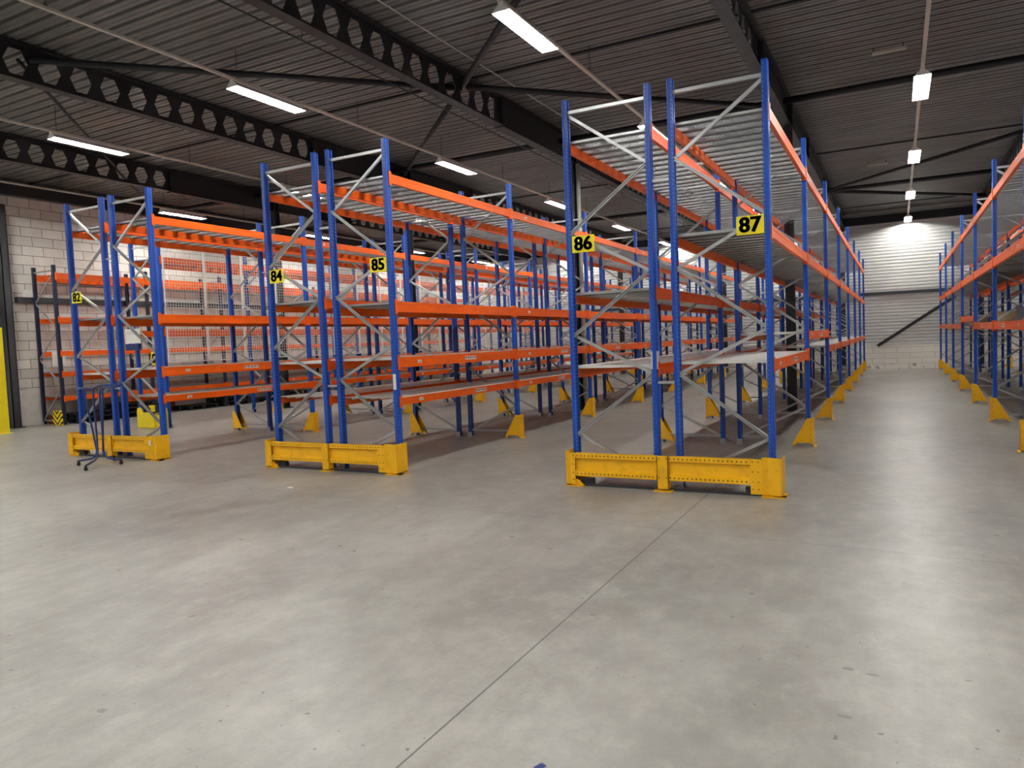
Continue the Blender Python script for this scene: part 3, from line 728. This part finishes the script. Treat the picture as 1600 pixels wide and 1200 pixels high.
b = MB(); b.box(-.18, .18, -.18, .18, 0, .012); put('base_plate', b.mesh('post_base', 'safety'), t)

# ------------------------------------------------------------------ blue tubular stand on castors
def stand():
    t = thing('bag_stand', 'blue tubular steel stand on castors in front of the rack 82 barrier', 'trolley', (-12.13, 7.64, 0))
    H = 1.33; r = .016
    def pp(pts): m = MB(); m.tube(pts, r, 8); return m
    feet = [(-.18, -.2), (.53, -.52), (.5, .11), (-.08, .37)]
    tops = [(-.27, .04), (-.05, .06), (.0, .14), (.18, .08)]
    low = [(-.13, .1), (-.07, .08), (.03, .12), (.06, .09)]
    for j, (f, tp, lo) in enumerate(zip(feet, tops, low)):
        m = pp([(f[0], f[1], .085), (lo[0]+(f[0]-lo[0])*.3, lo[1]+(f[1]-lo[1])*.3, .09), (lo[0]+(f[0]-lo[0])*.08, lo[1]+(f[1]-lo[1])*.08, .12), (lo[0], lo[1], .22), (lo[0]+(tp[0]-lo[0])*.45, lo[1]+(tp[1]-lo[1])*.45, .7), (tp[0]*.99, tp[1], H-.09), (tp[0], tp[1], H-.04)])
        put('leg', m.mesh('stand_leg', 'cart', True), t)
        m = MB(); m.tube([(f[0]-.012, f[1], .03), (f[0]+.012, f[1], .03)], .03, 12); m.box(f[0]-.018, f[0]+.018, f[1]-.012, f[1]+.012, .045, .09)
        put('castor', m.mesh('castor', 'rubber'), t)
    m = MB()
    m.tube([(-.53, .05, H-.02), (-.27, .04, H-.025), (-.05, .06, H-.05)], r, 8)
    m.tube([(-.05, .06, H-.06), (-.03, .07, H-.02), (.03, .1, H+.01), (.08, .12, H+.015), (.53, .2, H+.02)], r, 8)
    m.tube([(.18, .08, H-.06), (.2, .08, H-.03), (.24, .08, H-.012), (.3, .08, H-.01), (.55, .06, H-.015), (.53, .2, H+.02)], r, 8)
    put('top_rail', m.mesh('stand_rail', 'cart', True), t)
stand()

# things on the shelves of rack 88
def crate(x, y, z, lx, ly, lz, m_, lab, nm='crate'):
    t = thing(nm, lab, 'crate', (x, y, z)); b = MB()
    b.box(-lx/2, lx/2, -ly/2, ly/2, 0, .015)
    for sx in (-1, 1): b.box(sx*lx/2-.012, sx*lx/2+.012, -ly/2, ly/2, .015, lz)
    for sy in (-1, 1): b.box(-lx/2, lx/2, sy*ly/2-.012, sy*ly/2+.012, .015, lz)
    put('body', b.mesh('crate_body', m_), t); return t
sz = 1.75+.065+.004
t = crate(2.05, 17.5, sz, .6, .8, .16, 'crate', 'open pale wooden crate on the shelf of the right-hand aisle rack')
b = MB(); b.box(-.3, .3, -.06, .06, .16, .2); put('slat', b.mesh('crate_slat', 'crate'), t)
crate(2.1, 14.1, sz, .7, 1.0, .22, 'black', 'black plastic crate on the shelf of the right-hand aisle rack')
crate(2.0, 25.1, sz, .6, .6, .2, 'crate', 'small wooden crate on the far shelf of the right-hand aisle rack')

# ceiling extras: emergency lights, sensors
for i, (x, y) in enumerate(((-.35, 15.2), (-.75, 25.3))):
    t = thing('emergency_light', 'small unlit strip light under the roof, %s of two over the wide aisle' % ('nearer', 'farther')[i], 'ceiling light', (x, y, 6.72))
    b = MB(); b.box(0, .55, -.03, .03, .03, .07); put('body', b.mesh('em_body', 'track'), t)
    b = MB(); b.tube([(.02, 0, .06), (.02, 0, .15)], .008, 6); b.tube([(.5, 0, .06), (.5, 0, .15)], .008, 6); put('bracket', b.mesh('em_bracket', 'black'), t)
# floor litter
b = MB(); b.add([(0, 0, .002), (.1, .02, .004), (.09, .05, .006), (.01, .035, .003), (.05, .025, .022)], [(0, 1, 4), (1, 2, 4), (2, 3, 4), (3, 0, 4), (3, 2, 1, 0)])
tag(put('litter', b.mesh('litter', 'paper'), None, (-7.12, 7.0, 0)), 'small white scrap on the floor in front of the rack 84 barrier', 'litter')
b = MB(); b.add([(0, 0, .002), (.04, .0, .003), (.05, .03, .006), (.02, .05, .003), (.025, .02, .015)], [(0, 1, 4), (1, 2, 4), (2, 3, 4), (3, 0, 4), (3, 2, 1, 0)])
tag(put('litter', b.mesh('litter_blue', 'cart'), None, (-1.37, 2.64, 0)), 'tiny blue scrap on the floor at the bottom edge of the view', 'litter')
